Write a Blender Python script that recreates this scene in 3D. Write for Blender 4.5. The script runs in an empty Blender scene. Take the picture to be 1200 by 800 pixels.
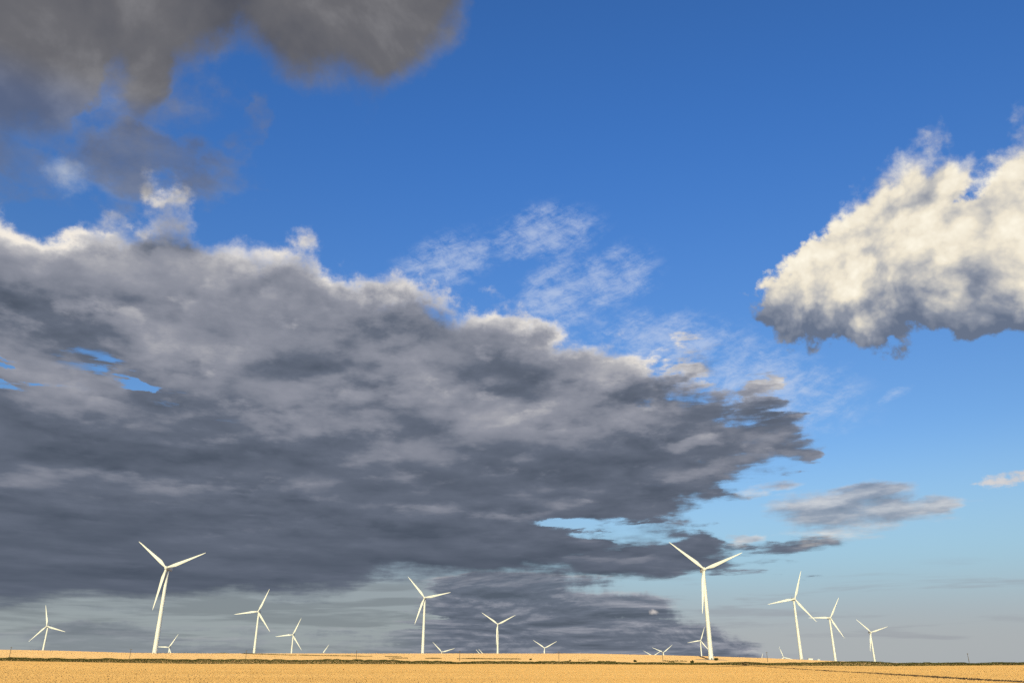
import bpy, bmesh, math, random
import numpy as np

R = math.radians
SC = bpy.context.scene
COL = SC.collection
SKY_TINT_LOW = (1.0, 1.24, 1.55, 1)
SKY_TINT_HIGH = (0.66, 1.27, 2.16, 1)
HZ_AMT, HZ_LEFT, HZ_RIGHT = 0.96, (152, 160, 163), (170, 175, 179)
BANK_RAMP = [(0.0, (77, 86, 101)), (0.3, (101, 109, 125)), (0.55, (146, 149, 161)), (0.8, (202, 200, 201)), (1.0, (246, 238, 226))]
CUM_RAMP = [(0.0, (104, 116, 138)), (0.25, (140, 147, 162)), (0.5, (190, 189, 188)), (0.75, (238, 229, 210)), (1.0, (255, 248, 230))]
NEAR_RAMP = [(0.0, (82, 82, 86)), (0.5, (109, 107, 107)), (0.8, (138, 136, 136)), (1.0, (170, 174, 184))]
SCUD_RAMP = [(0.0, (78, 82, 94)), (0.5, (98, 101, 112)), (0.8, (126, 130, 142)), (1.0, (160, 168, 184))]
CUM_LIGHT1 = (-0.012, -0.002, 0.012)
CUM_LIGHT2 = (-0.035, -0.005, 0.035)
# outlines: (azimuth, elevation) in degrees, azimuth clockwise from +Y
BANK_TOP = [(-50, 24.6), (-37.2, 25.57), (-34.1, 25.61), (-31.6, 27.62), (-29.6, 27.81), (-27.8, 29.35), (-26.6, 29.33), (-24.9, 28.4), (-22.3, 27.93), (-20.3, 27.77), (-17.2, 28.09), (-13.7, 26.45), (-10.3, 25.51), (-7.5, 25.74), (-4.1, 25.12), (0, 24.36), (4, 23.25), (8, 22.3), (11.8, 20.14), (16.1, 18), (20.1, 16.55), (21.7, 14.79), (22.6, 12.1), (24, 5), (50, 0)]
BANK_BOT = [(-50, 2.5), (-31.9, 2.63), (-27.5, 3.02), (-22.6, 3.17), (-17.4, 3.67), (-11.8, 3.94), (-8.4, 4.94), (-4.8, 4.64), (0, 4.54), (4.8, 5.78), (8.5, 7.35), (12.2, 8.88), (15.3, 10.62), (18.3, 12.07), (20.7, 12.59), (22.2, 13.61), (24, 20), (50, 30)]
LOW_TOP = [(-50, 1.5), (-30, 1.5), (-18, 1.5), (-14.7, 1.6), (-9.3, 2.2), (-7.1, 3.6), (-4, 5.0), (-2, 6.2), (2.4, 6.2), (4.5, 5.2), (8.3, 4.4), (11.0, 3.9), (13.0, 2.9), (14.5, 1.9), (17.0, 0.8), (20, 0.0), (50, 0)]
NEAR_BOT = [(-50, 27.4), (-38.5, 29.05), (-35.6, 30.26), (-34.2, 31.25), (-33.8, 33.83), (-32.7, 34.42), (-30.5, 32.88), (-28.7, 35.57), (-26.5, 37.23), (-24.4, 38.79), (-21.7, 37.71), (-18.8, 37.14), (-15.2, 38.43), (-12.9, 37.91), (-11.8, 38.42), (-11.3, 39.15), (-8, 41.15), (-4.9, 42.67), (-3.3, 44.31), (0, 48), (10, 50), (50, 50)]
CUM_TOP = [(-50, 20), (10, 20), (18.9, 23.0), (20.4, 25.2), (22.1, 26.4), (24.4, 28.4), (26.9, 29.3), (29.7, 31.6), (31.0, 32.4), (33.5, 33.0), (34.2, 31.0), (35.5, 30.0), (37.9, 31.6), (39.9, 31.4), (50, 31)]
CUM_BOT = [(-50, 25), (10, 25), (19, 22.6), (20, 21.85), (21.3, 20.65), (24.1, 19.95), (27.3, 18.95), (28.6, 19.05), (29.6, 19.75), (31.3, 19.35), (32.6, 18.15), (33.9, 18.35), (35.3, 18.25), (36.6, 17.95), (50, 18.05)]
GAPS = [(-36.0, 17.0, 7.0, 1.7, -6, 2.6), (-27.0, 17.3, 6.0, 1.3, -12, 2.4), (-21.3, 15.2, 2.0, 0.6, 0, 1.4), (6.5, 8.8, 8.0, 0.9, -7, 1.9)]
SCUD = [(-28.0, 31.9, 7.0, 2.6, 5, 2.2, 1.2), (-38.0, 29.4, 4.0, 2.8, 0, 1.5, 0.7), (-22.2, 36.0, 2.4, 3.0, -30, 1.6, 0.6), (-28.0, 35.5, 6.0, 3.2, 20, 1.1, 0.5)]
CUM_HOLES = [(34.3, 27.6, 2.2, 1.2, 30, 1.2), (32.8, 30.5, 1.6, 1.4, 0, 0.8)]
CUM_SHADE = [(29.2, 23.0, 3.4, 3.6, 35, 0.30), (31.8, 28.6, 3.2, 3.0, 20, 0.22), (33.6, 22.0, 1.6, 3.0, 0, 0.28)]
HZ_UP_LEFT, HZ_UP_RIGHT = (150, 160, 167), (160, 193, 209)
SUN_STRENGTH, SUN_COLOR = 4.3, (1.0, 0.92, 0.58)
BACK_X, BACK_Y, BACK_PHI = 43.0, -8.0, 0.0
CABIN_UP = 0.0
# ------------------------------------------------------------------ sky
SUN_EL, SUN_AZ = 10.0, 190.0          # degrees; azimuth clockwise from +Y (the way the camera looks)
world = bpy.data.worlds.new("World")
SC.world = world
world.use_nodes = True
WT = world.node_tree
WT.nodes.clear()


class S:
    """One node socket with arithmetic, so the sky can be written as expressions."""
    def __init__(s, k): s.k = k
    def __add__(a, b): return op('ADD', a, b)
    def __radd__(a, b): return op('ADD', b, a)
    def __sub__(a, b): return op('SUBTRACT', a, b)
    def __rsub__(a, b): return op('SUBTRACT', b, a)
    def __mul__(a, b): return op('MULTIPLY', a, b)
    def __rmul__(a, b): return op('MULTIPLY', b, a)
    def __truediv__(a, b): return op('DIVIDE', a, b)
    def __neg__(a): return op('MULTIPLY', a, -1.0)


def plug(inp, v):
    if isinstance(v, S): WT.links.new(v.k, inp)
    else: inp.default_value = v


def op(o, *a):
    n = WT.nodes.new('ShaderNodeMath'); n.operation = o
    for i, v in enumerate(a): plug(n.inputs[i], v)
    return S(n.outputs[0])


def vop(o, *a):
    n = WT.nodes.new('ShaderNodeVectorMath'); n.operation = o
    for i, v in enumerate(a): plug(n.inputs[i], v)
    return S(n.outputs[0])


def comb(x, y, z):
    n = WT.nodes.new('ShaderNodeCombineXYZ')
    for i, v in enumerate((x, y, z)): plug(n.inputs[i], v)
    return S(n.outputs[0])


def sep(v):
    n = WT.nodes.new('ShaderNodeSeparateXYZ'); plug(n.inputs[0], v)
    return [S(o) for o in n.outputs]


def step(x, lo, hi, a=0.0, b=1.0):
    n = WT.nodes.new('ShaderNodeMapRange'); n.interpolation_type = 'SMOOTHSTEP'
    for i, v in enumerate((x, lo, hi, a, b)): plug(n.inputs[i], v)
    return S(n.outputs[0])


def mn(a, b): return op('MINIMUM', a, b)
def mx(a, b): return op('MAXIMUM', a, b)
def clamp(a): return mn(mx(a, 0.0), 1.0)


def fbm(v, scale, detail=6.0, rough=0.55, dist=0.0, lac=2.0, kind='FBM'):
    n = WT.nodes.new('ShaderNodeTexNoise'); n.noise_dimensions = '3D'
    n.noise_type = kind
    plug(n.inputs['Vector'], v); n.inputs['Scale'].default_value = scale
    n.inputs['Detail'].default_value = detail; n.inputs['Roughness'].default_value = rough
    n.inputs['Lacunarity'].default_value = lac; n.inputs['Distortion'].default_value = dist
    return S(n.outputs['Fac'])


def voro(v, scale, detail=2.0, rough=0.5, smooth=0.6):
    n = WT.nodes.new('ShaderNodeTexVoronoi'); n.feature = 'F1'; n.normalize = True
    plug(n.inputs['Vector'], v); n.inputs['Scale'].default_value = scale
    n.inputs['Detail'].default_value = detail; n.inputs['Roughness'].default_value = rough
    return S(n.outputs['Distance'])


def curve(az, pts, elmax=50.0, azmin=-50.0, azmax=50.0):
    """An outline: elevation in degrees as a function of azimuth in degrees."""
    n = WT.nodes.new('ShaderNodeFloatCurve')
    m = n.mapping; m.use_clip = True
    c = m.curves[0]
    P = sorted(((a - azmin) / (azmax - azmin), e / elmax) for a, e in pts)
    P = [(min(max(x, 0), 1), min(max(y, 0), 1)) for x, y in P]
    c.points[0].location = P[0]; c.points[1].location = P[-1]
    for p in P[1:-1]: c.points.new(*p)
    for p in c.points: p.handle_type = 'AUTO_CLAMPED'
    m.update()
    plug(n.inputs['Value'], (az - azmin) * (1.0 / (azmax - azmin)))
    return S(n.outputs[0]) * elmax


def blob(az, el, a0, e0, ra, re, rot=0.0):
    """1 in the middle of an ellipse, 0 on its rim, negative outside."""
    c, s = math.cos(R(rot)), math.sin(R(rot))
    x, y = az - a0, el - e0
    u = (x * c + y * s) * (1.0 / ra)
    w = (y * c - x * s) * (1.0 / re)
    return 1.0 - op('SQRT', u * u + w * w)


def mixc(f, a, b):
    n = WT.nodes.new('ShaderNodeMix'); n.data_type = 'RGBA'; n.clamp_factor = True
    plug(n.inputs[0], f)
    for i, v in ((6, a), (7, b)): plug(n.inputs[i], v)
    return S(n.outputs[2])


def mulc(a, b):
    n = WT.nodes.new('ShaderNodeMix'); n.data_type = 'RGBA'; n.blend_type = 'MULTIPLY'
    n.inputs[0].default_value = 1.0
    plug(n.inputs[6], a); plug(n.inputs[7], b)
    return S(n.outputs[2])


def lin(r, g, b, k=1.0):
    f = lambda c: ((c / 255 + 0.055) / 1.055) ** 2.4 if c > 10 else c / 255 / 12.92
    return (f(r) * k, f(g) * k, f(b) * k, 1.0)


WORLD_STRENGTH = 0.1
CK = 1.0 / WORLD_STRENGTH


def ramp(x, stops):
    """Cloud brightness to radiance."""
    n = WT.nodes.new('ShaderNodeValToRGB'); e = n.color_ramp.elements
    n.color_ramp.interpolation = 'LINEAR'
    while len(e) < len(stops): e.new(0.5)
    for i, (p, c) in enumerate(stops):
        e[i].position = p; e[i].color = lin(*c)
    plug(n.inputs[0], x)
    m = WT.nodes.new('ShaderNodeVectorMath'); m.operation = 'SCALE'
    WT.links.new(n.outputs[0], m.inputs[0]); m.inputs['Scale'].default_value = CK
    return S(m.outputs[0])


def angles(v):
    x, y, z = sep(v)
    return op('ARCTAN2', x, y) * (180 / math.pi), op('ARCSINE', clamp(z)) * (180 / math.pi), x, y, z


tc = WT.nodes.new('ShaderNodeTexCoord')
DIR = vop('NORMALIZE', S(tc.outputs['Generated']))
AZ, EL, DX, DY, DZ = angles(DIR)


# ---- clear air
sky = WT.nodes.new('ShaderNodeTexSky'); sky.sky_type = 'NISHITA'
sky.sun_disc = False
sky.sun_elevation = R(SUN_EL)
sky.sun_rotation = R(SUN_AZ)
sky.altitude = 600.0
sky.air_density = 1.0; sky.dust_density = 0.6; sky.ozone_density = 2.0
clear = mulc(S(sky.outputs[0]), mixc(step(EL, 8.0, 40.0), SKY_TINT_LOW, SKY_TINT_HIGH))
total = clear

# ---- fields shared by the layers
w1 = fbm(DIR, 5.0, 3.0)
w2 = fbm(vop('ADD', DIR, (3.1, 1.7, 0.4)), 5.0, 3.0)
fine = fbm(DIR, 16.0, 8.0, 0.62)


def layer(el, seed=0.0):
    """Angles stretched so that cloud cells keep their size on a flat layer: lower in the sky they are seen flatter."""
    return comb(AZ * (1 / 9.0), op('LOGARITHM', mx(el, 0.0) + 2.5, math.e) * 4.9, seed)


UP = EL + 2.5
B0, BA, BB = layer(EL), layer(EL + UP * 0.035), layer(EL + UP * 0.10)
wf1 = fbm(B0, 1.3, 7.0, 0.6)
wf2 = fbm(vop('ADD', B0, (0.0, 0.0, 9.0)), 1.3, 7.0, 0.6)


def billow(v, detail, scale=0.8):
    """Rounded heaps with creases between them, broken up by finer noise."""
    k = fbm(v, 1.1, detail, 0.5)
    g = vop('ADD', v, comb((k - 0.5) * 1.1, (k - 0.5) * 0.7, 0.0))
    h = voro(g, scale, 1.0, 0.4)
    return (0.75 - h) * 0.6 + k * 1.0


# ---- thin rippled veil of high cloud
azw = AZ + (w1 - 0.5) * 5.0
elw = EL + (w2 - 0.5) * 3.0
cm = blob(azw, elw, 3.2, 29.8, 6.0, 2.6, 4)
for b in ((-5.5, 28.0, 5.5, 2.6, 18), (8.5, 26.4, 5.0, 2.6, 14), (4.5, 25.0, 4.5, 3.2, 40), (13.0, 21.6, 8.0, 2.4, -14),
          (19.0, 17.8, 7.5, 3.2, -15), (27.0, 16.3, 1.5, 0.4, 20)):
    cm = mx(cm, blob(azw, elw, *b))
rx, ry = AZ * 0.94 + EL * 0.34, EL * 0.94 - AZ * 0.34
ci = fbm(comb(rx * 0.12 + (w1 - 0.5) * 0.5, ry * 0.42 + (w2 - 0.5) * 0.5, 0.0), 2.0, 10.0, 0.64)
ci2 = fbm(comb(AZ * 0.30 + EL * 0.1, EL * 0.50, 3.0), 2.4, 9.0, 0.70, 0.35, kind='FBM')
ca = step(clamp(cm) * 0.75 + (ci - 0.5) * 2.0 + (ci2 - 0.5) * 2.0, -0.15, 1.2) * step(cm, -0.15, 0.45)
total = mixc(ca * 0.52, total, ramp(0.5, [(0, (214, 222, 236)), (1, (214, 222, 236))]))

# ---- pale veil and streaks just above the skyline
hz = fbm(comb(AZ * 0.035, EL * 0.42, 0.0), 2.6, 7.0, 0.55, 0.3)
veil = mx(step(EL, 15.0, 2.5), step(EL, 8.0, 4.5) * step(AZ, 7.0, -6.0))
veil_col = mixc(step(EL, 1.0, 7.0), ramp(step(AZ, -8.0, 18.0), [(0, HZ_LEFT), (1, HZ_RIGHT)]), ramp(step(AZ, -8.0, 10.0), [(0, HZ_UP_LEFT), (1, HZ_UP_RIGHT)]))
total = mixc(veil * HZ_AMT, total, veil_col)
streak = step(hz + step(AZ, 5.0, -15.0) * step(EL, 1.2, 2.6) * 0.10, 0.52, 0.66) * step(EL, 6.4, 3.8) * step(EL, -0.5, 0.8)
total = mixc(streak * 0.42, total, ramp(step(AZ, -8.0, 18.0), [(0, (98, 106, 113)), (1, (146, 149, 158))]))


# ---- the main bank
n0 = fbm(B0, 0.55, 9.0, 0.5)
nB = fbm(BB, 0.55, 5.0, 0.5)
nA = fbm(BA, 0.55, 6.0, 0.5)
h0, hA, hB = billow(B0, 7.0), billow(BA, 6.0), billow(BB, 4.0)
m2 = fbm(vop('ADD', B0, (0.0, 0.0, 4.0)), 1.5, 8.0, 0.54)
m2u = fbm(vop('ADD', BA, (0.0, 0.0, 4.0)), 1.5, 6.0, 0.54)
right = step(AZ, -6.0, 12.0)
azb = AZ + (wf1 - 0.5) * 7.0
elb = EL + (wf2 - 0.5) * 3.0
top = curve(azb, BANK_TOP)
bot = curve(azb, BANK_BOT)
dt = (top - elb) * (1 / 3.4)
db = (elb - bot) * (1 / 2.2)
D = mn(mn(dt, db), 1.6 - right * 0.7)
fray = fbm(comb(AZ * 0.10 + wf1 * 0.6, EL * 0.55 + wf2 * 0.5, 6.0), 2.2, 8.0, 0.6)
gap = None
for b in GAPS:
    g_ = mx(blob(azb, elb, *b[:5]), 0.0) * b[5]
    gap = g_ if gap is None else gap + g_
gap = gap * step(fray, 0.36, 0.62, 0.25, 1.5)
D = D - gap
D = mx(D, blob(azb, elb, 9.5, 6.8, 8.5, 1.5, 0) * 1.1)
Db = D + (h0 - 0.6) * step(EL, 3.0, 10.0, 0.5, 1.5) + (n0 - 0.5) * step(EL, 4.0, 10.0, 0.6, 1.2) + (m2 - 0.5) * (0.5 + right * 2.2) + (fray - 0.5) * step(AZ, 6.0, 19.0) * 3.4 \
    + (fine - 0.5) * step(EL, 3.0, 13.0, 0.6, 1.8)
al = step(Db, -0.05, 0.75 + mn(gap, 1.0) * 0.7 + step(AZ, 10.0, 20.0) * 0.5)
edge = step(Db, 1.3, 0.1)
rs = step(EL, 4.0, 20.0, 0.45, 1.0) + right * 0.25
broad = (n0 - nA) * 0.5 + (n0 - nB) * 0.8 + (h0 - hB) * 0.30
tone = 0.14 + step(EL, 6.0, 24.0) * 0.30 + broad * rs
rim = step(dt, 1.2, 0.0) * step(AZ, 18.0, 4.0, 0.14, 0.62)
br = tone + (h0 - hA) * 0.6 * rs + (m2 - m2u) * 0.8 * rs + edge * rim + (fine - 0.5) * 0.14 * rs
soft = 0.40 - edge * step(dt, 1.2, 0.0) * 0.4
br = br - mx(br - 0.46, 0.0) * soft
bank_col = ramp(clamp(br), BANK_RAMP)
# nearer heaps of the same bank in front of it, each with a lit crest and a dim foot
heaps = []
for seed, sc_, need, dz_ in ((11.0, 0.62, 0.05, 0.075), (17.0, 0.95, 0.10, 0.06), (23.0, 1.5, 0.16, 0.05)):
    o_ = (seed * 0.37, 0.0, seed)
    k0 = fbm(vop('ADD', B0, o_), sc_, 9.0, 0.57)
    k1 = fbm(vop('ADD', layer(EL + UP * dz_), o_), sc_, 7.0, 0.54)
    hd = mn(Db, 0.8) * 0.35 - need - 0.12 + (k0 - 0.5) * 2.6 + (h0 - 0.6) * 0.5
    ha = step(hd, 0.0, 0.30) * step(Db, 0.0, 0.5)
    hb_ = tone + 0.02 + (k0 - k1) * 1.5 * rs - step(hd, 0.15, 0.8) * 0.07 + step(hd, 0.45, 0.05) * 0.05 * rs + edge * rim * 0.8 + (fine - 0.5) * 0.16 * rs
    hb_ = hb_ - mx(hb_ - 0.44, 0.0) * soft
    heaps.append((ha * step(EL, 3.0, 9.0, 0.45, 0.92), hb_))

# ---- the lower, farther bank along the skyline, drawn first
nl = fbm(comb(AZ * 0.045, EL * 0.26, 7.0), 2.2, 9.0, 0.66, 0.5)
ltop = curve(AZ + (nl - 0.5) * 16.0, LOW_TOP)
nlu = fbm(comb(AZ * 0.045, (EL + 0.30) * 0.26, 7.0), 2.2, 7.0, 0.60, 0.5)
nlw = fbm(comb(AZ * 0.012, EL * 0.34, 2.0), 2.6, 5.0, 0.5)
Dl = mn((ltop - EL) * 0.7, 1.4) + (nlw - 0.5) * 3.0 + (nl - 0.5) * 4.6 + (fine - 0.5) * 2.4
all_ = step(Dl, 0.0, 0.7) * step(ltop, 0.3, 0.7)
brl = 0.31 + (fine - 0.5) * 0.35 + (nl - nlu) * 1.9 + (m2 - m2u) * 0.7 + step(Dl, 0.9, 0.0) * 0.26
total = mixc(all_ * step(AZ, -10.0, -4.0, 0.40, 0.93), total, ramp(clamp(brl), BANK_RAMP))
total = mixc(al, total, bank_col)
for ha, hb_ in heaps:
    total = mixc(ha, total, ramp(clamp(hb_), BANK_RAMP))

# ---- torn pieces of the deck to the right, and small lone puffs
fr = blob(azb, elb, 23.7, 9.0, 5.5, 1.6, 0)
fr = mx(fr, blob(azb, elb, 28.0, 8.9, 3.2, 0.7, 6))
fr = mx(fr, blob(azb, elb, 24.5, 10.2, 3.2, 0.6, 3))
fr = mx(fr, blob(azb, elb, 17.0, 8.0, 1.6, 0.45, 0) * 0.8)
fr = mx(fr, blob(azb, elb, 18.5, 11.0, 2.0, 0.5, 0) * 0.6)
Df = mn(fr * 1.6, 0.8) + (m2 - 0.5) * 2.6 + (h0 - 0.6) * 0.8 + (fine - 0.5) * 1.4
af = step(Df, 0.0, 1.0)
brf = 0.60 + (m2 - m2u) * 1.5 + (h0 - hA) * 0.6 + step(Df, 0.9, 0.1) * 0.14
total = mixc(af * 0.8, total, ramp(clamp(brf), BANK_RAMP))
pf = blob(azb, elb, 32.6, 10.4, 1.5, 0.55, 0)
pf = mx(pf, blob(AZ, EL, 9.8, 3.0, 0.42, 0.28, 0))
pn = fbm(DIR, 30.0, 6.0, 0.6)
Dp = pf + (pn - 0.5) * 3.0
total = mixc(step(Dp, 0.05, 0.7) * 0.8, total, ramp(clamp(0.55 + (pn - 0.5) * 1.2), [(0, (170, 172, 180)), (1, (250, 236, 222))]))


# ---- the sunlit cumulus on the right
def cumulus(v, detail):
    a, e, *_ = angles(v)
    p1 = fbm(v, 8.0, detail, 0.55)
    p2 = fbm(vop('ADD', v, (5.0, 2.0, 1.0)), 8.0, detail, 0.55)
    a2 = a + (p1 - 0.5) * 4.0
    e2 = e + (p2 - 0.5) * 4.0
    d = mn((curve(a2, CUM_TOP) - e2) * (1 / 3.2), (e2 - curve(a2, CUM_BOT) - 0.3) * (1 / 1.5))
    d = mn(mn(d, (a2 - 18.8) * (1 / 1.8)), 1.2)
    for b in CUM_HOLES:
        d = d - mx(blob(a2, e2, *b[:5]), 0.0) * b[5]
    g = vop('ADD', v, comb((p1 - 0.5) * 0.06, (p2 - 0.5) * 0.04, (p2 - 0.5) * 0.06))
    heap = 0.55 - voro(g, 15.0, 0.0)
    heap2 = 0.55 - voro(g, 40.0, 2.0, 0.6)
    h = heap * 0.70 + heap2 * 0.55 + (p1 - 0.5) * 0.5
    return d + h * 1.5 - 0.3 + (p2 - 0.5) * 1.2, a2, e2, h


Dc, ac, ec, hc = cumulus(DIR, 8.0)
Du, _, _, hu = cumulus(vop('NORMALIZE', vop('ADD', DIR, CUM_LIGHT1)), 6.0)
Dv, _, _, hv = cumulus(vop('NORMALIZE', vop('ADD', DIR, CUM_LIGHT2)), 4.0)
cfine = fbm(DIR, 34.0, 6.0, 0.6)
Dc = Dc + (cfine - 0.5) * 1.7
ac_ = step(Dc, 0.05, 0.42 + step(EL, 27.0, 31.5) * 0.9)
hgt = ec - curve(ac, CUM_BOT) + hc * 2.0
brc = 0.71 + (hc - hu) * 0.95 + (hc - hv) * 0.42 + (Dc - Dv) * 0.04 + (cfine - 0.5) * 0.22 - step(hgt, 5.6, 0.6) * 0.68
for b in CUM_SHADE:
    brc = brc - mx(blob(ac, ec, *b[:5]), 0.0) * b[5]
total = mixc(ac_, total, ramp(clamp(brc), CUM_RAMP))

# ---- the shaded cloud overhead and the scud below it
nn = fbm(DIR, 5.5, 9.0, 0.52, 0.3)
nn2 = fbm(vop('ADD', DIR, (0.0, 0.02, 0.03)), 5.5, 6.0, 0.52, 0.3)
nbot = curve(AZ + (w2 - 0.5) * 4.0 + (wf1 - 0.5) * 6.0, NEAR_BOT)
Dn = mn((EL + (w1 - 0.5) * 2.0 - nbot) * (1 / 2.2), 2.6)
for b in SCUD:
    Dn = mx(Dn, mn(blob(AZ + (wf1 - 0.5) * 12.0, EL + (wf2 - 0.5) * 7.0, *b[:5]) * b[5], b[6]))
Dn = Dn + (nn - 0.5) * 3.4 + (fine - 0.5) * 2.0
an = step(Dn, -0.2, 1.4) * step(EL, 33.0, 36.0, 0.74, 0.94)
brn = 0.48 + (nn - 0.5) * 0.9 + (nn - nn2) * 1.4 + (fine - 0.5) * 0.25 + step(Dn, 1.2, 0.2) * 0.22
near_col = mixc(step(EL, 36.0, 31.0), ramp(clamp(brn), NEAR_RAMP), ramp(clamp(brn), SCUD_RAMP))
total = mixc(an, total, near_col)
kn = blob(AZ + (wf1 - 0.5) * 5.0, EL + (wf2 - 0.5) * 5.0, -33.9, 29.7, 2.1, 1.5, 10)
Dk = kn * 1.3 + (fbm(DIR, 26.0, 6.0, 0.6) - 0.5) * 2.6
total = mixc(step(Dk, 0.1, 1.7) * 0.6, total, ramp(clamp(0.5 + (fine - 0.5) * 2.0), [(0, (150, 162, 180)), (1, (212, 216, 220))]))

bg = WT.nodes.new('ShaderNodeBackground')
plug(bg.inputs['Color'], total)
bg.inputs['Strength'].default_value = WORLD_STRENGTH
wo = WT.nodes.new('ShaderNodeOutputWorld')
WT.links.new(bg.outputs[0], wo.inputs['Surface'])
world.cycles.sampling_method = 'MANUAL'
world.cycles.sample_map_resolution = 512
# ------------------------------------------------------------------ camera and picture settings
EYE = 3.3
cd = bpy.data.cameras.new('camera'); cam = bpy.data.objects.new('camera', cd); COL.objects.link(cam)
cd.sensor_width = 36.0
cd.lens = 915.0 / 1200.0 * 36.0
cd.clip_start, cd.clip_end = 0.5, 60000.0
cam.location = (0, 0, EYE)
cam.rotation_euler = (R(90 + 22.125), 0, 0)
SC.camera = cam
SC.view_settings.view_transform = 'Standard'
SC.view_settings.look = 'None'
SC.view_settings.exposure = 0.0
SC.view_settings.gamma = 1.0
# ------------------------------------------------------------------ helpers
def tag(o, label=None, cat=None, group=None, kind=None):
    for k, v in (('label', label), ('category', cat), ('group', group), ('kind', kind)):
        if v: o[k] = v
    return o


def link_mesh(name, verts, faces, material, parent=None, smooth=False):
    me = bpy.data.meshes.new(name)
    verts = np.asarray(verts, dtype=np.float32)
    if isinstance(faces, np.ndarray):
        k = faces.shape[1]
        me.vertices.add(len(verts)); me.vertices.foreach_set('co', verts.ravel())
        me.loops.add(faces.size); me.loops.foreach_set('vertex_index', faces.ravel().astype(np.int32))
        me.polygons.add(len(faces)); me.polygons.foreach_set('loop_start', np.arange(0, faces.size, k, dtype=np.int32))
        me.update(calc_edges=True)
    else:
        me.from_pydata(verts.tolist(), [], faces); me.update()
    if smooth: me.polygons.foreach_set('use_smooth', np.ones(len(me.polygons), dtype=bool))
    me.materials.append(material)
    o = bpy.data.objects.new(name, me); COL.objects.link(o)
    if parent: o.parent = parent
    return o


def empty(name, loc, rz=0.0):
    o = bpy.data.objects.new(name, None); COL.objects.link(o)
    o.location = loc; o.rotation_euler = (0, 0, rz); o.empty_display_size = 2.0
    return o


def copy_tree(o, parent=None):
    c = o.copy(); COL.objects.link(c); c.parent = parent
    for ch in o.children: copy_tree(ch, c)
    return c


def lathe(profile, n=20, axis='z'):
    """profile: (radius, height) pairs."""
    v, f = [], []
    for r, h in profile:
        for i in range(n):
            a = 2 * math.pi * i / n
            p = (r * math.cos(a), r * math.sin(a), h)
            v.append(p if axis == 'z' else (p[0], h, p[1]))
    for j in range(len(profile) - 1):
        for i in range(n):
            q = (j * n + i, j * n + (i + 1) % n, (j + 1) * n + (i + 1) % n, (j + 1) * n + i)
            f.append(q if axis == 'z' else q[::-1])
    f.append(tuple(range(n))[::-1] if axis == 'z' else tuple(range(n)))
    t = tuple(range((len(profile) - 1) * n, len(profile) * n))
    f.append(t if axis == 'z' else t[::-1])
    return v, f


def boxes(*bs):
    v, f = [], []
    for x0, x1, y0, y1, z0, z1 in bs:
        k = len(v)
        v += [(x0, y0, z0), (x1, y0, z0), (x1, y1, z0), (x0, y1, z0), (x0, y0, z1), (x1, y0, z1), (x1, y1, z1), (x0, y1, z1)]
        f += [tuple(k + i for i in q) for q in ((0, 3, 2, 1), (4, 5, 6, 7), (0, 1, 5, 4), (1, 2, 6, 5), (2, 3, 7, 6), (3, 0, 4, 7))]
    return v, f


def bevel(o, w, seg=2):
    bm = bmesh.new(); bm.from_mesh(o.data)
    bmesh.ops.bevel(bm, geom=bm.edges[:], offset=w, segments=seg, affect='EDGES', profile=0.5)
    bm.to_mesh(o.data); bm.free()
    return o


def material(name, base, rough=0.8, var=0.0, scale=1.0, island=0.0, spec=0.3, tones=None, stretch=(1, 1, 1), bump=0.0):
    m = bpy.data.materials.new(name); m.use_nodes = True
    nt = m.node_tree; b = nt.nodes['Principled BSDF']
    b.inputs['Roughness'].default_value = rough
    b.inputs['Specular IOR Level'].default_value = spec
    tcn = nt.nodes.new('ShaderNodeTexCoord')
    mp = nt.nodes.new('ShaderNodeMapping'); mp.inputs['Scale'].default_value = stretch
    nt.links.new(tcn.outputs['Object'], mp.inputs['Vector'])
    nz = nt.nodes.new('ShaderNodeTexNoise'); nz.inputs['Scale'].default_value = scale
    nz.inputs['Detail'].default_value = 6.0; nz.inputs['Roughness'].default_value = 0.6
    nt.links.new(mp.outputs[0], nz.inputs['Vector'])
    cr = nt.nodes.new('ShaderNodeValToRGB')
    e = cr.color_ramp.elements
    e[0].position, e[1].position = 0.3, 0.7
    lo, hi = tones if tones else (tuple(c * (1 - var) for c in base), tuple(min(c * (1 + var), 0.9) for c in base))
    e[0].color = (*lo, 1); e[1].color = (*hi, 1)
    nt.links.new(nz.outputs['Fac'], cr.inputs['Fac'])
    out = cr.outputs['Color']
    if island:
        ge = nt.nodes.new('ShaderNodeNewGeometry')
        mr = nt.nodes.new('ShaderNodeMapRange')
        mr.inputs['To Min'].default_value = 1 - island; mr.inputs['To Max'].default_value = 1 + island
        nt.links.new(ge.outputs['Random Per Island'], mr.inputs['Value'])
        vm = nt.nodes.new('ShaderNodeVectorMath'); vm.operation = 'SCALE'
        nt.links.new(out, vm.inputs[0]); nt.links.new(mr.outputs[0], vm.inputs['Scale'])
        out = vm.outputs[0]
    nt.links.new(out, b.inputs['Base Color'])
    if bump:
        bp = nt.nodes.new('ShaderNodeBump'); bp.inputs['Strength'].default_value = bump
        nt.links.new(nz.outputs['Fac'], bp.inputs['Height']); nt.links.new(bp.outputs[0], b.inputs['Normal'])
    return m


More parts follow.
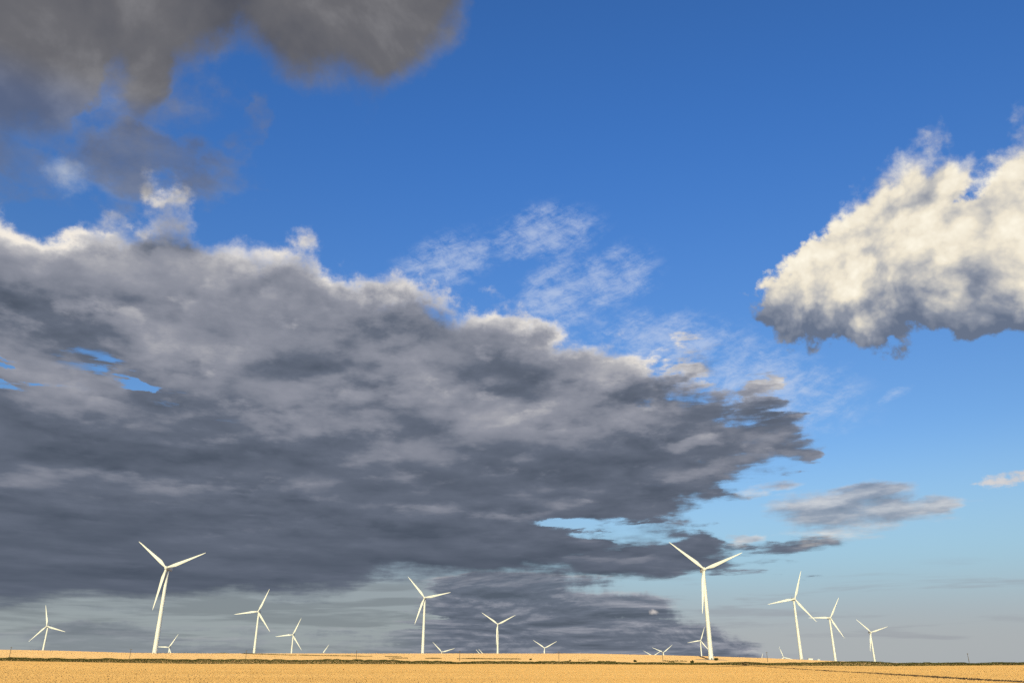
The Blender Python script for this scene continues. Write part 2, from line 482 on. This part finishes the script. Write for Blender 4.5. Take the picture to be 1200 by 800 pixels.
M_WHITE = material('turbine_white_paint', (0.80, 0.79, 0.75), 0.45, 0.025, 0.12, stretch=(1, 1, 0.15))
M_DARK = material('dark_grille', (0.05, 0.05, 0.055), 0.6, 0.2, 2.0)
M_WHEAT = material('ripe_wheat', (0, 0, 0), 0.9, scale=0.03, island=0.08, spec=0.1, tones=((0.545, 0.325, 0.13), (0.645, 0.40, 0.175)), stretch=(0.35, 1.6, 1))
M_STUBBLE = material('pale_stubble', (0, 0, 0), 0.9, scale=0.012, island=0.07, spec=0.1, tones=((0.63, 0.40, 0.21), (0.70, 0.46, 0.25)), stretch=(0.3, 1.2, 1))
M_SOIL = material('dry_soil', (0, 0, 0), 0.95, scale=0.02, spec=0.1, tones=((0.40, 0.27, 0.125), (0.50, 0.34, 0.16)))
M_WEED = material('weeds', (0, 0, 0), 0.8, scale=0.05, island=0.22, spec=0.2, tones=((0.085, 0.086, 0.024), (0.15, 0.138, 0.042)))
M_GRASS = material('dry_grass', (0, 0, 0), 0.85, scale=0.03, island=0.35, spec=0.2, tones=((0.10, 0.085, 0.025), (0.19, 0.14, 0.05)))
M_LEAF = material('shrub_leaf', (0, 0, 0), 0.7, scale=0.8, island=0.4, spec=0.25, tones=((0.035, 0.042, 0.012), (0.075, 0.07, 0.02)))
M_WOOD = material('weathered_wood', (0.14, 0.11, 0.085), 0.9, 0.25, 3.0, stretch=(4, 4, 0.3), bump=0.2)
M_CERAMIC = material('insulator', (0.32, 0.30, 0.28), 0.3, 0.1, 5.0)
M_CABIN = material('white_cabin_wall', (0.78, 0.77, 0.74), 0.6, 0.04, 1.5)
M_ROOF = material('white_cabin_roof', (0.70, 0.70, 0.68), 0.5, 0.06, 2.0)
M_GRAVEL = material('gravel', (0, 0, 0), 0.95, scale=1.2, tones=((0.36, 0.33, 0.27), (0.52, 0.48, 0.40)), bump=0.4)
M_BARK = material('bark', (0.10, 0.075, 0.05), 0.9, 0.3, 4.0)

# ------------------------------------------------------------------ the lie of the land
def slope(rows):
    """Rise per metre of the sight line to a given level of the skyline, as measured."""
    v = 400.0 - np.asarray(rows, float)
    c, s = math.cos(R(22.125)), math.sin(R(22.125))
    return (915 * s + v * c) / (915 * c - v * s)


def prof(pts):
    k = np.array([(p[0] - 600) / 987.7 for p in pts]); r = slope([p[1] for p in pts])
    return lambda t: np.interp(t, k, r)


EDGE_Y, MID_Y = 460.0, 640.0
P_EDGE = prof([(-120, 773.0), (0, 773.8), (150, 776), (240, 777.3), (700, 777.6), (920, 779.3), (1050, 779.8), (1200, 778.8), (1320, 778.5)])
P_MID = prof([(-120, 768.0), (0, 769.0), (150, 771.3), (290, 773.0), (420, 773.4), (655, 774.4), (835, 774.7), (900, 775.2), (1030, 776.6), (1200, 777.0), (1320, 777)])
P_CREST = prof([(-120, 759.3), (0, 760.5), (60, 761.5), (150, 764.2), (240, 764.9), (690, 765.0), (740, 766.2), (830, 768.3), (900, 770.5), (930, 771.9), (985, 774.2), (1030, 775.7), (1080, 776.6), (1200, 776.4), (1320, 776.4)])
CREST_K = [(px - 600) / 987.7 for px in (-120, 0, 178, 300, 500, 740, 825, 900, 940, 1320)]
CREST_Y = [900, 860, 770, 900, 1130, 1000, 930, 1010, 1085, 1050]
WHEAT_H, STUBBLE_H = 0.80, 0.45

TURB = [  # hub x, hub y, hub height over the eye, rotor angle, label
    (-861, 1537, 56.9, -15, 'leftmost wind turbine, mid-size, one blade straight up, half sunk behind the rise'),
    (-328, 767, 80.3, -51, 'tall near wind turbine on the left, blades spread in a Y against the darkest cloud'),
    (-899, 2196, 29.2, 32, 'small far wind turbine just right of the foot of the tall left turbine'),
    (-415, 1348, 72.3, 23, 'mid-size wind turbine right of the tall left one, blades up-right, left and down-right'),
    (-484, 1840, 50.1, 24, 'smaller wind turbine on the left, right neighbour of a bigger one with matching blades'),
    (-459, 2000, 1.2, 35, 'far wind turbine on the left showing a single slanted blade above the field'),
    (-127, 1190, 82.8, -41, 'tall wind turbine alone on the ridge left of centre, one blade nearly level'),
    (-201, 2403, 19.2, -45, 'two blades of a far wind turbine in a flat V resting on the ridge'),
    (-86, 2600, 0.5, -43, 'far wind turbine nearly hidden, only a thin blade tip left of the central turbine'),
    (-82, 2720, 3.4, -43.5, 'far wind turbine nearly hidden, the right one of two parallel blade tips near the centre'),
    (-28, 1632, 63.9, -56, 'central wind turbine with blades in a Y, lower blade overlapping its tower'),
    (91, 2343, 29.2, -57, 'small wind turbine right of centre, V of two blades on a short visible tower'),
    (481, 2670, 20.1, -67, 'far wind turbine with crossing blades, hub just above the field, left of the tallest turbine'),
    (508, 3036, 10.3, -61, 'farthest wind turbine of the crossing pair, only two blade ends above the field'),
    (528, 2339, 48.7, 21, 'small wind turbine partly behind the tallest turbine\'s tower'),
    (174, 732, 75.5, -52, 'tallest and nearest wind turbine, standing at the weedy field edge on a gravel pad'),
    (883, 3000, -15.5, 18, 'far wind turbine on the right showing one tiny blade tip above the rise'),
    (967, 3000, 7.0, -18, 'far wind turbine with its hub at the ground line, left of the white cabins'),
    (382, 1108, 75.4, 19.5, 'tall wind turbine on the right, one blade nearly upright, white cabins at its foot'),
    (553, 1437, 66.6, 30, 'wind turbine second from the right, its left blade crossing its taller neighbour\'s blade'),
    (761, 1765, 53.1, -47, 'rightmost wind turbine, mid-size, blades in a Y with one hanging down the tower'),
]
HUB_H, OVERHANG = 78.0, 4.4
FEET = np.array([(x, y + OVERHANG, h + EYE - HUB_H) for x, y, h, *_ in TURB])


def land0(x, y):
    x, y = np.asarray(x, float), np.asarray(y, float)
    ys = np.maximum(y, 1.0)
    t = np.clip(x / ys, -0.75, 0.75)
    zA = EYE + P_EDGE(t) * EDGE_Y - WHEAT_H
    zM = EYE + P_MID(t) * MID_Y - STUBBLE_H
    yc = np.interp(t, CREST_K, CREST_Y)
    zB = EYE + P_CREST(t) * yc - STUBBLE_H
    z = np.where(ys < 100, 0.0, np.where(ys < EDGE_Y, zA * (ys - 100) / (EDGE_Y - 100), 0))
    z = np.where((ys >= EDGE_Y) & (ys < MID_Y), zA + (zM - zA) * (ys - EDGE_Y) / (MID_Y - EDGE_Y), z)
    u = np.clip((ys - MID_Y) / (yc - MID_Y), 0, 1)
    u = u * (1 - 0.25 * u * (1 - u) * 2)
    z = np.where((ys >= MID_Y) & (ys < yc), zM + (zB - zM) * u, z)
    b = ys - yc
    drop = np.where(b < 80, b * b / 160 * 0.03, 0.03 * (b - 40))
    drop = np.minimum(drop, 62 + 0.006 * np.maximum(b - 2100, 0))
    z = np.where(ys >= yc, zB - drop, z)
    return z, np.clip(b / 60.0, 0, 1) * (ys >= yc)


SIG = 130.0
_z, _w = land0(FEET[:, 0], FEET[:, 1])
_d = np.hypot(FEET[:, None, 0] - FEET[None, :, 0], FEET[:, None, 1] - FEET[None, :, 1])
_K = np.exp(-_d ** 2 / (2 * SIG ** 2)) + np.eye(len(FEET)) * 0.02
_c = np.linalg.solve(_K, (FEET[:, 2] - _z) * (_w > 0.5))


def land(x, y):
    z, w = land0(x, y)
    add = np.zeros_like(z)
    for (fx, fy, _), c in zip(FEET, _c):
        if abs(c) > 0.05: add = add + c * np.exp(-((x - fx) ** 2 + (y - fy) ** 2) / (2 * SIG ** 2))
    return z + add * w


def at(px, y):
    return (px - 600) / 987.7 * y


rng = np.random.default_rng(7)

# ground: one sheet to the horizon
rad = np.concatenate([[0.5], np.linspace(20, 440, 36), np.linspace(452, 660, 30), np.linspace(670, 1300, 90), np.linspace(1320, 4200, 120), np.geomspace(4400, 22000, 20)])
azs = np.concatenate([np.linspace(-45, 45, 361), np.linspace(47, 313, 134)])
rr, aa = np.meshgrid(rad, np.radians(azs), indexing='ij')
gx, gy = rr * np.sin(aa), rr * np.cos(aa)
gz = land(gx, gy)
nr, na = gx.shape
idx = np.arange(nr * na).reshape(nr, na)
a0, a1 = idx[:-1], idx[1:]
quads = np.stack([a0, np.roll(a0, -1, 1), np.roll(a1, -1, 1), a1], -1).reshape(-1, 4)[:, ::-1]
ground = link_mesh('ground', np.stack([gx, gy, gz], -1).reshape(-1, 3), quads, M_SOIL, smooth=True)
tag(ground, kind='structure')


def blades(x, y, z, w, h, lean=0.25, spikes=3, yaw=1.2, split=0.5):
    """Upright tufts: every tuft is a few narrow standing blades of its own."""
    n = len(x)
    V, F = [], []
    for k in range(spikes):
        a = rng.uniform(-yaw, yaw, n)
        ox, oy = rng.normal(0, 1, n) * w * split, rng.normal(0, 1, n) * w * split
        hh = h * rng.uniform(0.8, 1.08, n)
        lx, ly = rng.normal(0, lean, n) * hh, rng.normal(0, lean, n) * hh * 0.6
        cx, sx = np.cos(a) * w * 0.5, np.sin(a) * w * 0.5
        b0 = np.stack([x + ox - cx, y + oy - sx, z], -1)
        b1 = np.stack([x + ox + cx, y + oy + sx, z], -1)
        t1 = np.stack([x + ox + cx * 0.8 + lx, y + oy + sx * 0.8 + ly, z + hh * 0.9], -1)
        t0 = np.stack([x + ox - cx * 0.5 + lx, y + oy - sx * 0.5 + ly, z + hh], -1)
        k0 = len(V) * n * 4
        V.append(np.stack([b0, b1, t1, t0], 1).reshape(-1, 3))
        F.append(np.arange(n * 4).reshape(n, 4) + k0)
    return np.concatenate(V), np.concatenate(F)


def spread(n, y0, y1, tmax=0.76, wide=18.0):
    y = np.sqrt(rng.uniform(y0 * y0, y1 * y1, n))
    return rng.uniform(-1, 1, n) * (tmax * y + wide), y


# ripe wheat: thin near us, coarser farther off
X, Y, W, Hh = [], [], [], []
for n, y0, y1, w in ((30000, 5, 22, 0.05), (60000, 22, 60, 0.07), (110000, 60, 110, 0.10), (120000, 110, 200, 0.17), (140000, 200, 459, 0.32)):
    x, y = spread(n, y0, y1)
    X.append(x); Y.append(y); W.append(np.full(n, w)); Hh.append(np.full(n, WHEAT_H))
X, Y, W, Hh = map(np.concatenate, (X, Y, W, Hh))
Hh = Hh * (1 + 0.05 * np.sin(X * 0.05 + np.sin(Y * 0.03) * 2) * np.sin(Y * 0.045)) * rng.uniform(0.88, 1.05, len(X))
v, f = blades(X, Y, land(X, Y), W * 1.2, Hh, 0.08, 3, 0.55)
wheat = link_mesh('wheat', v, f, M_WHEAT)
tag(wheat, 'ripe golden wheat filling the whole foreground up to the weedy edge', 'wheat', kind='stuff')
# the body of the crop under the ears
ys = np.concatenate([np.linspace(5, 110, 66), np.linspace(112, 458.5, 90)])
ts = np.linspace(-1, 1, 420)
yy, tt = np.meshgrid(ys, ts, indexing='ij')
tt = tt * (0.76 * yy + 18.0)
zz = land(tt, yy) + WHEAT_H * 0.70 + rng.uniform(-0.03, 0.03, yy.shape)
ii = np.arange(yy.size).reshape(yy.shape)
q = np.stack([ii[:-1, :-1], ii[:-1, 1:], ii[1:, 1:], ii[1:, :-1]], -1).reshape(-1, 4)
under = link_mesh('wheat_stalks', np.stack([tt, yy, zz], -1).reshape(-1, 3), q, M_WHEAT)
under.parent = wheat
under['kind'] = 'stuff'

# pale cut field beyond the edge, up to the crest
X, Y, W = [], [], []
for n, y0, y1, w in ((90000, 474, 660, 0.9), (170000, 660, 1180, 1.9)):
    x, y = spread(n, y0, y1, 0.78)
    X.append(x); Y.append(y); W.append(np.full(n, w))
X, Y, W = map(np.concatenate, (X, Y, W))
v, f = blades(X, Y, land(X, Y) - 0.05, W, np.full(len(X), STUBBLE_H) * rng.uniform(0.8, 1.05, len(X)), 0.05, 2, 0.45)
stub = link_mesh('stubble', v, f, M_STUBBLE)
tag(stub, 'pale straw-coloured field rising behind the dark weeds to the ridge', 'field crop', kind='stuff')


def leaves(cx, cy, cz, size, tilt=0.9):
    """Small leaf faces at random angles around given points."""
    n = len(cx)
    a = rng.uniform(0, 2 * math.pi, n); b = rng.normal(0, tilt, n)
    u = np.stack([np.cos(a), np.sin(a), np.zeros(n)], -1)
    w = np.stack([-np.sin(a) * np.sin(b), np.cos(a) * np.sin(b), np.cos(b)], -1)
    c = np.stack([cx, cy, cz], -1); s = (size * rng.uniform(0.6, 1.4, n))[:, None]
    V = np.stack([c - u * s * 0.5 - w * s * 0.3, c + u * s * 0.35 - w * s * 0.45, c + u * s * 0.5 + w * s * 0.3, c - u * s * 0.3 + w * s * 0.5], 1)
    return V.reshape(-1, 3), np.arange(n * 4).reshape(n, 4)


def ragged(x, seed, s):
    r = np.random.default_rng(seed)
    g = r.uniform(0, 1, 4000)
    i = np.floor(x / s).astype(int); fr = x / s - i
    return g[i % 4000] * (1 - fr) + g[(i + 1) % 4000] * fr


# tall weeds along the far edge of the wheat
n = 260000
x = rng.uniform(-372, 372, n); y = EDGE_Y + 1.0 + rng.gamma(2.0, 2.0, n)
px = 600 + 987.7 * x / EDGE_Y
hmax = np.interp(px, [-140, 0, 120, 300, 420, 520, 700, 820, 900, 1000, 1150, 1340], [2.6, 2.7, 3.0, 3.6, 3.2, 2.3, 2.2, 2.2, 2.6, 3.0, 2.5, 2.4])
hm = hmax * (0.58 + 0.28 * ragged(x + 900, 3, 13.0) + 0.18 * ragged(x + 900, 5, 2.6) + 0.10 * ragged(x + 900, 8, 0.7))
z = land(x, y) + hm * (1 - rng.uniform(0, 1, n) ** 1.6 * 0.95)
v, f = leaves(x, y, z, np.full(n, 0.22))
weeds = link_mesh('weeds', v, f, M_WEED)
tag(weeds, 'dark olive weeds and scrub along the far edge of the wheat', 'weeds', kind='stuff')

# broken grass strips between the far fields
gxs, gys = [], []
for (p0, y0, p1, y1, dens, gap) in ((225, 880, 470, 860, 26, 0.40), (455, 760, 610, 720, 30, 0.35), (610, 700, 830, 640, 16, 0.55), (700, 610, 790, 600, 40, 0.35), (60, 720, 240, 840, 8, 0.6)):
    L = abs(at(p1, y1) - at(p0, y0)); n = int(L * dens)
    u = rng.uniform(0, 1, n)
    pxx = p0 + (p1 - p0) * u
    yq = y0 + (y1 - y0) * u + rng.normal(0, 3.0, n)
    xq = at(pxx, yq)
    keep = ragged(xq + 2000, 21, 14.0) > gap
    gxs.append(xq[keep]); gys.append(yq[keep])
x, y = np.concatenate(gxs), np.concatenate(gys)
z = land(x, y) + rng.uniform(0.1, 1.15, len(x)) * (0.5 + 0.6 * ragged(x + 2000, 33, 6.0))
v, f = leaves(x, y, z, np.full(len(x), 0.45))
strip = link_mesh('grass_strip', v, f, M_GRASS)
tag(strip, 'thin broken strips of dry grass crossing the pale field below the ridge', 'grass', kind='stuff')

# ------------------------------------------------------------------ wind turbines
def blade_mesh():
    st = [(1.0, 1.75, 1.7, 0.0), (3.0, 1.85, 1.6, 0.05), (5.5, 2.6, 1.05, 0.22), (8.5, 3.25, 0.75, 0.34), (12, 3.0, 0.58, 0.33), (18, 2.4, 0.40, 0.30),
          (25, 1.75, 0.28, 0.27), (32, 1.15, 0.18, 0.24), (36.5, 0.72, 0.11, 0.2), (38.2, 0.34, 0.06, 0.15), (38.6, 0.08, 0.03, 0.1)]
    v, f = [], []
    n = 14
    for s, c, th, off in st:
        tw = R(12 * max(1 - s / 38.6, 0.0) ** 1.5)
        for i in range(n):
            a = 2 * math.pi * i / n
            xx = c * 0.5 * math.cos(a) + off * c * 0.45
            yy_ = th * 0.5 * math.sin(a) * (1.0 - 0.45 * (math.cos(a) + 1) * 0.5 * (1 if s > 5 else 0))
            bend = -1.1 * (s / 38.5) ** 2
            v.append((xx * math.cos(tw) - yy_ * math.sin(tw), xx * math.sin(tw) + yy_ * math.cos(tw) + bend, s))
    for j in range(len(st) - 1):
        for i in range(n):
            f.append((j * n + i, j * n + (i + 1) % n, (j + 1) * n + (i + 1) % n, (j + 1) * n + i))
    f.append(tuple(range(n))[::-1]); f.append(tuple(range((len(st) - 1) * n, len(st) * n)))
    return v, f


def make_turbine():
    root = empty('wind_turbine', (0, 0, 0))
    prof_ = [(2.7, -4.0), (2.7, 0.25), (2.2, 0.26)]
    for z_ in np.linspace(0.3, HUB_H - 1.9, 14):
        prof_.append((2.2 - 0.9 * (z_ / HUB_H) ** 1.1, z_))
    v, f = lathe(prof_, 28)
    tower = link_mesh('tower', v, f, M_WHITE, root, smooth=True)
    d = link_mesh('door', *boxes((-0.5, 0.5, -2.27, -2.05, 1.3, 3.5)), M_DARK, tower)
    s_ = link_mesh('steps', *boxes((-0.7, 0.7, -2.9, -2.2, 1.1, 1.2), (-0.7, 0.7, -3.3, -2.9, 0.6, 0.7), (-0.7, -0.6, -3.3, -2.2, 0.0, 1.1), (0.6, 0.7, -3.3, -2.2, 0.0, 1.1)), M_DARK, tower)
    nac = link_mesh('nacelle', *boxes((-1.75, 1.75, -2.2, 6.6, HUB_H - 1.85, HUB_H + 1.85)), M_WHITE, root)
    bevel(nac, 0.55, 3)
    link_mesh('vent', *boxes((-1.1, 1.1, 6.59, 6.75, HUB_H - 1.0, HUB_H + 0.9)), M_DARK, nac)
    link_mesh('wind_vane', *boxes((-0.05, 0.05, 5.6, 5.7, HUB_H + 1.8, HUB_H + 3.3), (-0.6, 0.6, 5.6, 5.7, HUB_H + 3.2, HUB_H + 3.3)), M_DARK, nac)
    pts = [(0.05, -2.1), (0.6, -2.0), (1.15, -1.6), (1.55, -0.9), (1.75, 0.0), (1.75, 1.2), (1.5, 2.2)]
    v, f = lathe(pts, 20, axis='y')
    hub = link_mesh('hub', v, f, M_WHITE, root, smooth=True)
    hub.location = (0, -OVERHANG, HUB_H)
    v, f = blade_mesh()
    b0 = link_mesh('blade', v, f, M_WHITE, root, smooth=True)
    b0.location = (0, -OVERHANG, HUB_H)
    for k in (1, 2):
        b = b0.copy(); COL.objects.link(b); b.parent = root
    return root


def pose(root, phi):
    k = 0
    for ch in root.children:
        if ch.name.split('.')[0] == 'blade':
            ch.rotation_euler = (0, R(phi + 120 * k), 0); k += 1


first = make_turbine()
for i, (x, y, h, phi, label) in enumerate(TURB):
    o = first if i == 0 else copy_tree(first)
    o.location = (x, y + OVERHANG, h + EYE - HUB_H)
    pose(o, phi)
    tag(o, label, 'wind turbine', 'white wind turbines across the plain')
back = copy_tree(first)
back.location = (BACK_X, BACK_Y, 0.0); pose(back, BACK_PHI)
tag(back, 'wind turbine outside the picture whose long tower shadow lies across the wheat on the right', 'wind turbine', 'white wind turbines across the plain')

# gravel pad under the nearest turbine
pv, pf = [], []
n = 40
for k, (r_, dz) in enumerate(((15.0, 0.04), (13.0, 0.5), (0.01, 0.62))):
    for i in range(n):
        a = 2 * math.pi * i / n; q_ = r_ * (1 + 0.08 * math.sin(3 * a + 1) * (k < 2))
        X_, Y_ = 174 + q_ * math.cos(a) * 1.0, 736 + q_ * math.sin(a)
        pv.append((X_, Y_, float(land(np.array([X_]), np.array([Y_]))[0]) + dz))
for k in range(2):
    for i in range(n): pf.append((k * n + i, k * n + (i + 1) % n, (k + 1) * n + (i + 1) % n, (k + 1) * n + i))
tag(link_mesh('gravel_pad', pv, pf, M_GRAVEL), kind='structure')

# ------------------------------------------------------------------ utility poles
def make_pole():
    root = empty('utility_pole', (0, 0, 0))
    v, f = lathe([(0.21, -0.8), (0.2, 0.0), (0.15, 7.6), (0.07, 7.65)], 10)
    link_mesh('shaft', v, f, M_WOOD, root, smooth=True)
    link_mesh('crossarm', *boxes((-0.95, 0.95, -0.21, -0.09, 7.0, 7.14)), M_WOOD, root)
    for dx in (-0.85, 0.85, 0.3):
        v, f = lathe([(0.03, 7.14), (0.07, 7.2), (0.08, 7.28), (0.05, 7.34), (0.06, 7.4), (0.01, 7.42)], 8)
        o = link_mesh('insulator', v, f, M_CERAMIC, root)
        o.location = (dx, -0.15, 0)
    return root


POLES = [(10.3, 640, 'utility pole at the far left of the field, left of every turbine'),
         (151.6, 640, 'utility pole just left of the tall left turbine\'s tower'),
         (287.8, 640, 'utility pole just left of the turbine with its left blade level'),
         (417.4, 640, 'utility pole midway between the small left turbines and the centre-left turbine'),
         (538.6, 650, 'utility pole right of the low V-shaped blades, left of the central turbine'),
         (655.0, 620, 'utility pole just right of the small turbine with a V of blades'),
         (776.7, 650, 'utility pole under the far crossing blades, left of the tallest turbine'),
         (899.3, 650, 'utility pole left of the turbine with white cabins at its foot'),
         (1135.0, 640, 'utility pole standing alone on the right skyline with nothing beside it')]
p0 = make_pole()
for i, (px_, y, label) in enumerate(POLES):
    o = p0 if i == 0 else copy_tree(p0)
    x = at(px_, y)
    o.location = (x, y, float(land(np.array([x]), np.array([float(y)]))[0]))
    o.rotation_euler.z = R((-6, 3, 8, -2, 5, -5, 0, 6, 20)[i])
    tag(o, label, 'utility pole', 'wooden poles along the far field edge')

# ------------------------------------------------------------------ white cabins at the foot of a turbine
def make_cabin(L, H_, D_):
    root = empty('service_cabin', (0, 0, 0))
    link_mesh('wall', *boxes((-L / 2, L / 2, -D_ / 2, D_ / 2, -0.6, H_)), M_CABIN, root)
    e_ = 0.2
    v = [(-L / 2 - e_, -D_ / 2 - e_, H_), (L / 2 + e_, -D_ / 2 - e_, H_), (L / 2 + e_, D_ / 2 + e_, H_), (-L / 2 - e_, D_ / 2 + e_, H_), (-L / 2 - e_, 0, H_ + 0.5), (L / 2 + e_, 0, H_ + 0.5)]
    link_mesh('roof', v, [(0, 3, 2, 1), (0, 1, 5, 4), (2, 3, 4, 5), (0, 4, 3), (1, 2, 5)], M_ROOF, root)
    link_mesh('door', *boxes((-0.5, 0.5, -D_ / 2 - 0.06, -D_ / 2 + 0.02, 0.0, min(2.0, H_ - 0.2))), M_ROOF, root)
    return root


for (px_, y, L, H_, D_, label) in ((949.6, 1104, 5.6, 2.3, 2.6, 'white low cabin beside the foot of the tall right turbine, the larger of two'),
                                  (959.2, 1106, 3.4, 1.6, 2.2, 'smaller and farther right of two white cabins by the tall right turbine')):
    o = make_cabin(L, H_, D_); x = at(px_, y)
    o.location = (x, y, float(land(np.array([x]), np.array([float(y)]))[0]) + CABIN_UP)
    tag(o, label, 'cabin', 'white cabins by the turbine')

# ------------------------------------------------------------------ lone shrubs in the pale field
def shrub(px_, y, r_, label):
    x = at(px_, y); z = float(land(np.array([x]), np.array([float(y)]))[0])
    root = empty('shrub', (x, y, z))
    n = 420
    d = rng.normal(0, 1, (n, 3)); d /= np.linalg.norm(d, axis=1)[:, None]
    d *= (rng.uniform(0.35, 1, n) ** 0.5)[:, None] * (0.75 + 0.35 * np.sin(d[:, 0:1] * 5 + px_) * np.cos(d[:, 1:2] * 4))
    v, f = leaves(d[:, 0] * r_ * 1.3, d[:, 1] * r_, d[:, 2] * r_ * 0.8 + r_ * 0.95, np.full(n, 0.34 * r_))
    link_mesh('foliage', v, f, M_LEAF, root)
    vs, fs = [], []
    for k in range(5):
        a = k * 1.3; tv, tf = lathe([(0.07, -0.2), (0.05, r_ * 0.6), (0.02, r_ * 1.3)], 6)
        b = len(vs)
        vs += [(p[0] + math.cos(a) * 0.4 * max(p[2], 0), p[1] + math.sin(a) * 0.4 * max(p[2], 0), p[2]) for p in tv]
        fs += [tuple(b + i for i in q) for q in tf]
    link_mesh('stem', vs, fs, M_BARK, root)
    tag(root, label, 'shrub', 'lone shrubs in the pale field')


shrub(622, 690, 0.95, 'small dark shrub alone in the pale field, left of the small V-blade turbine')
shrub(668, 660, 0.75, 'tiny low shrub in the pale field just right of a utility pole')
shrub(744, 612, 1.1, 'dark rounded shrub left of the pole under the crossing blades')
shrub(839, 700, 1.5, 'dark shrub at the right side of the tallest turbine\'s foot')
shrub(811, 560, 1.2, 'dark shrub poking above the weeds left of the tallest turbine')

# ------------------------------------------------------------------ sun
sd = bpy.data.lights.new('sun', 'SUN'); so = bpy.data.objects.new('sun', sd); COL.objects.link(so)
sd.energy = SUN_STRENGTH; sd.angle = R(0.5); sd.color = SUN_COLOR
so.rotation_euler = (R(90 - SUN_EL), 0, R(180 - SUN_AZ))
SC.cycles.use_adaptive_sampling = True
SC.cycles.adaptive_threshold = 0.025
SC.cycles.adaptive_min_samples = 8
SC.cycles.use_denoising = False
SC.cycles.max_bounces = 4
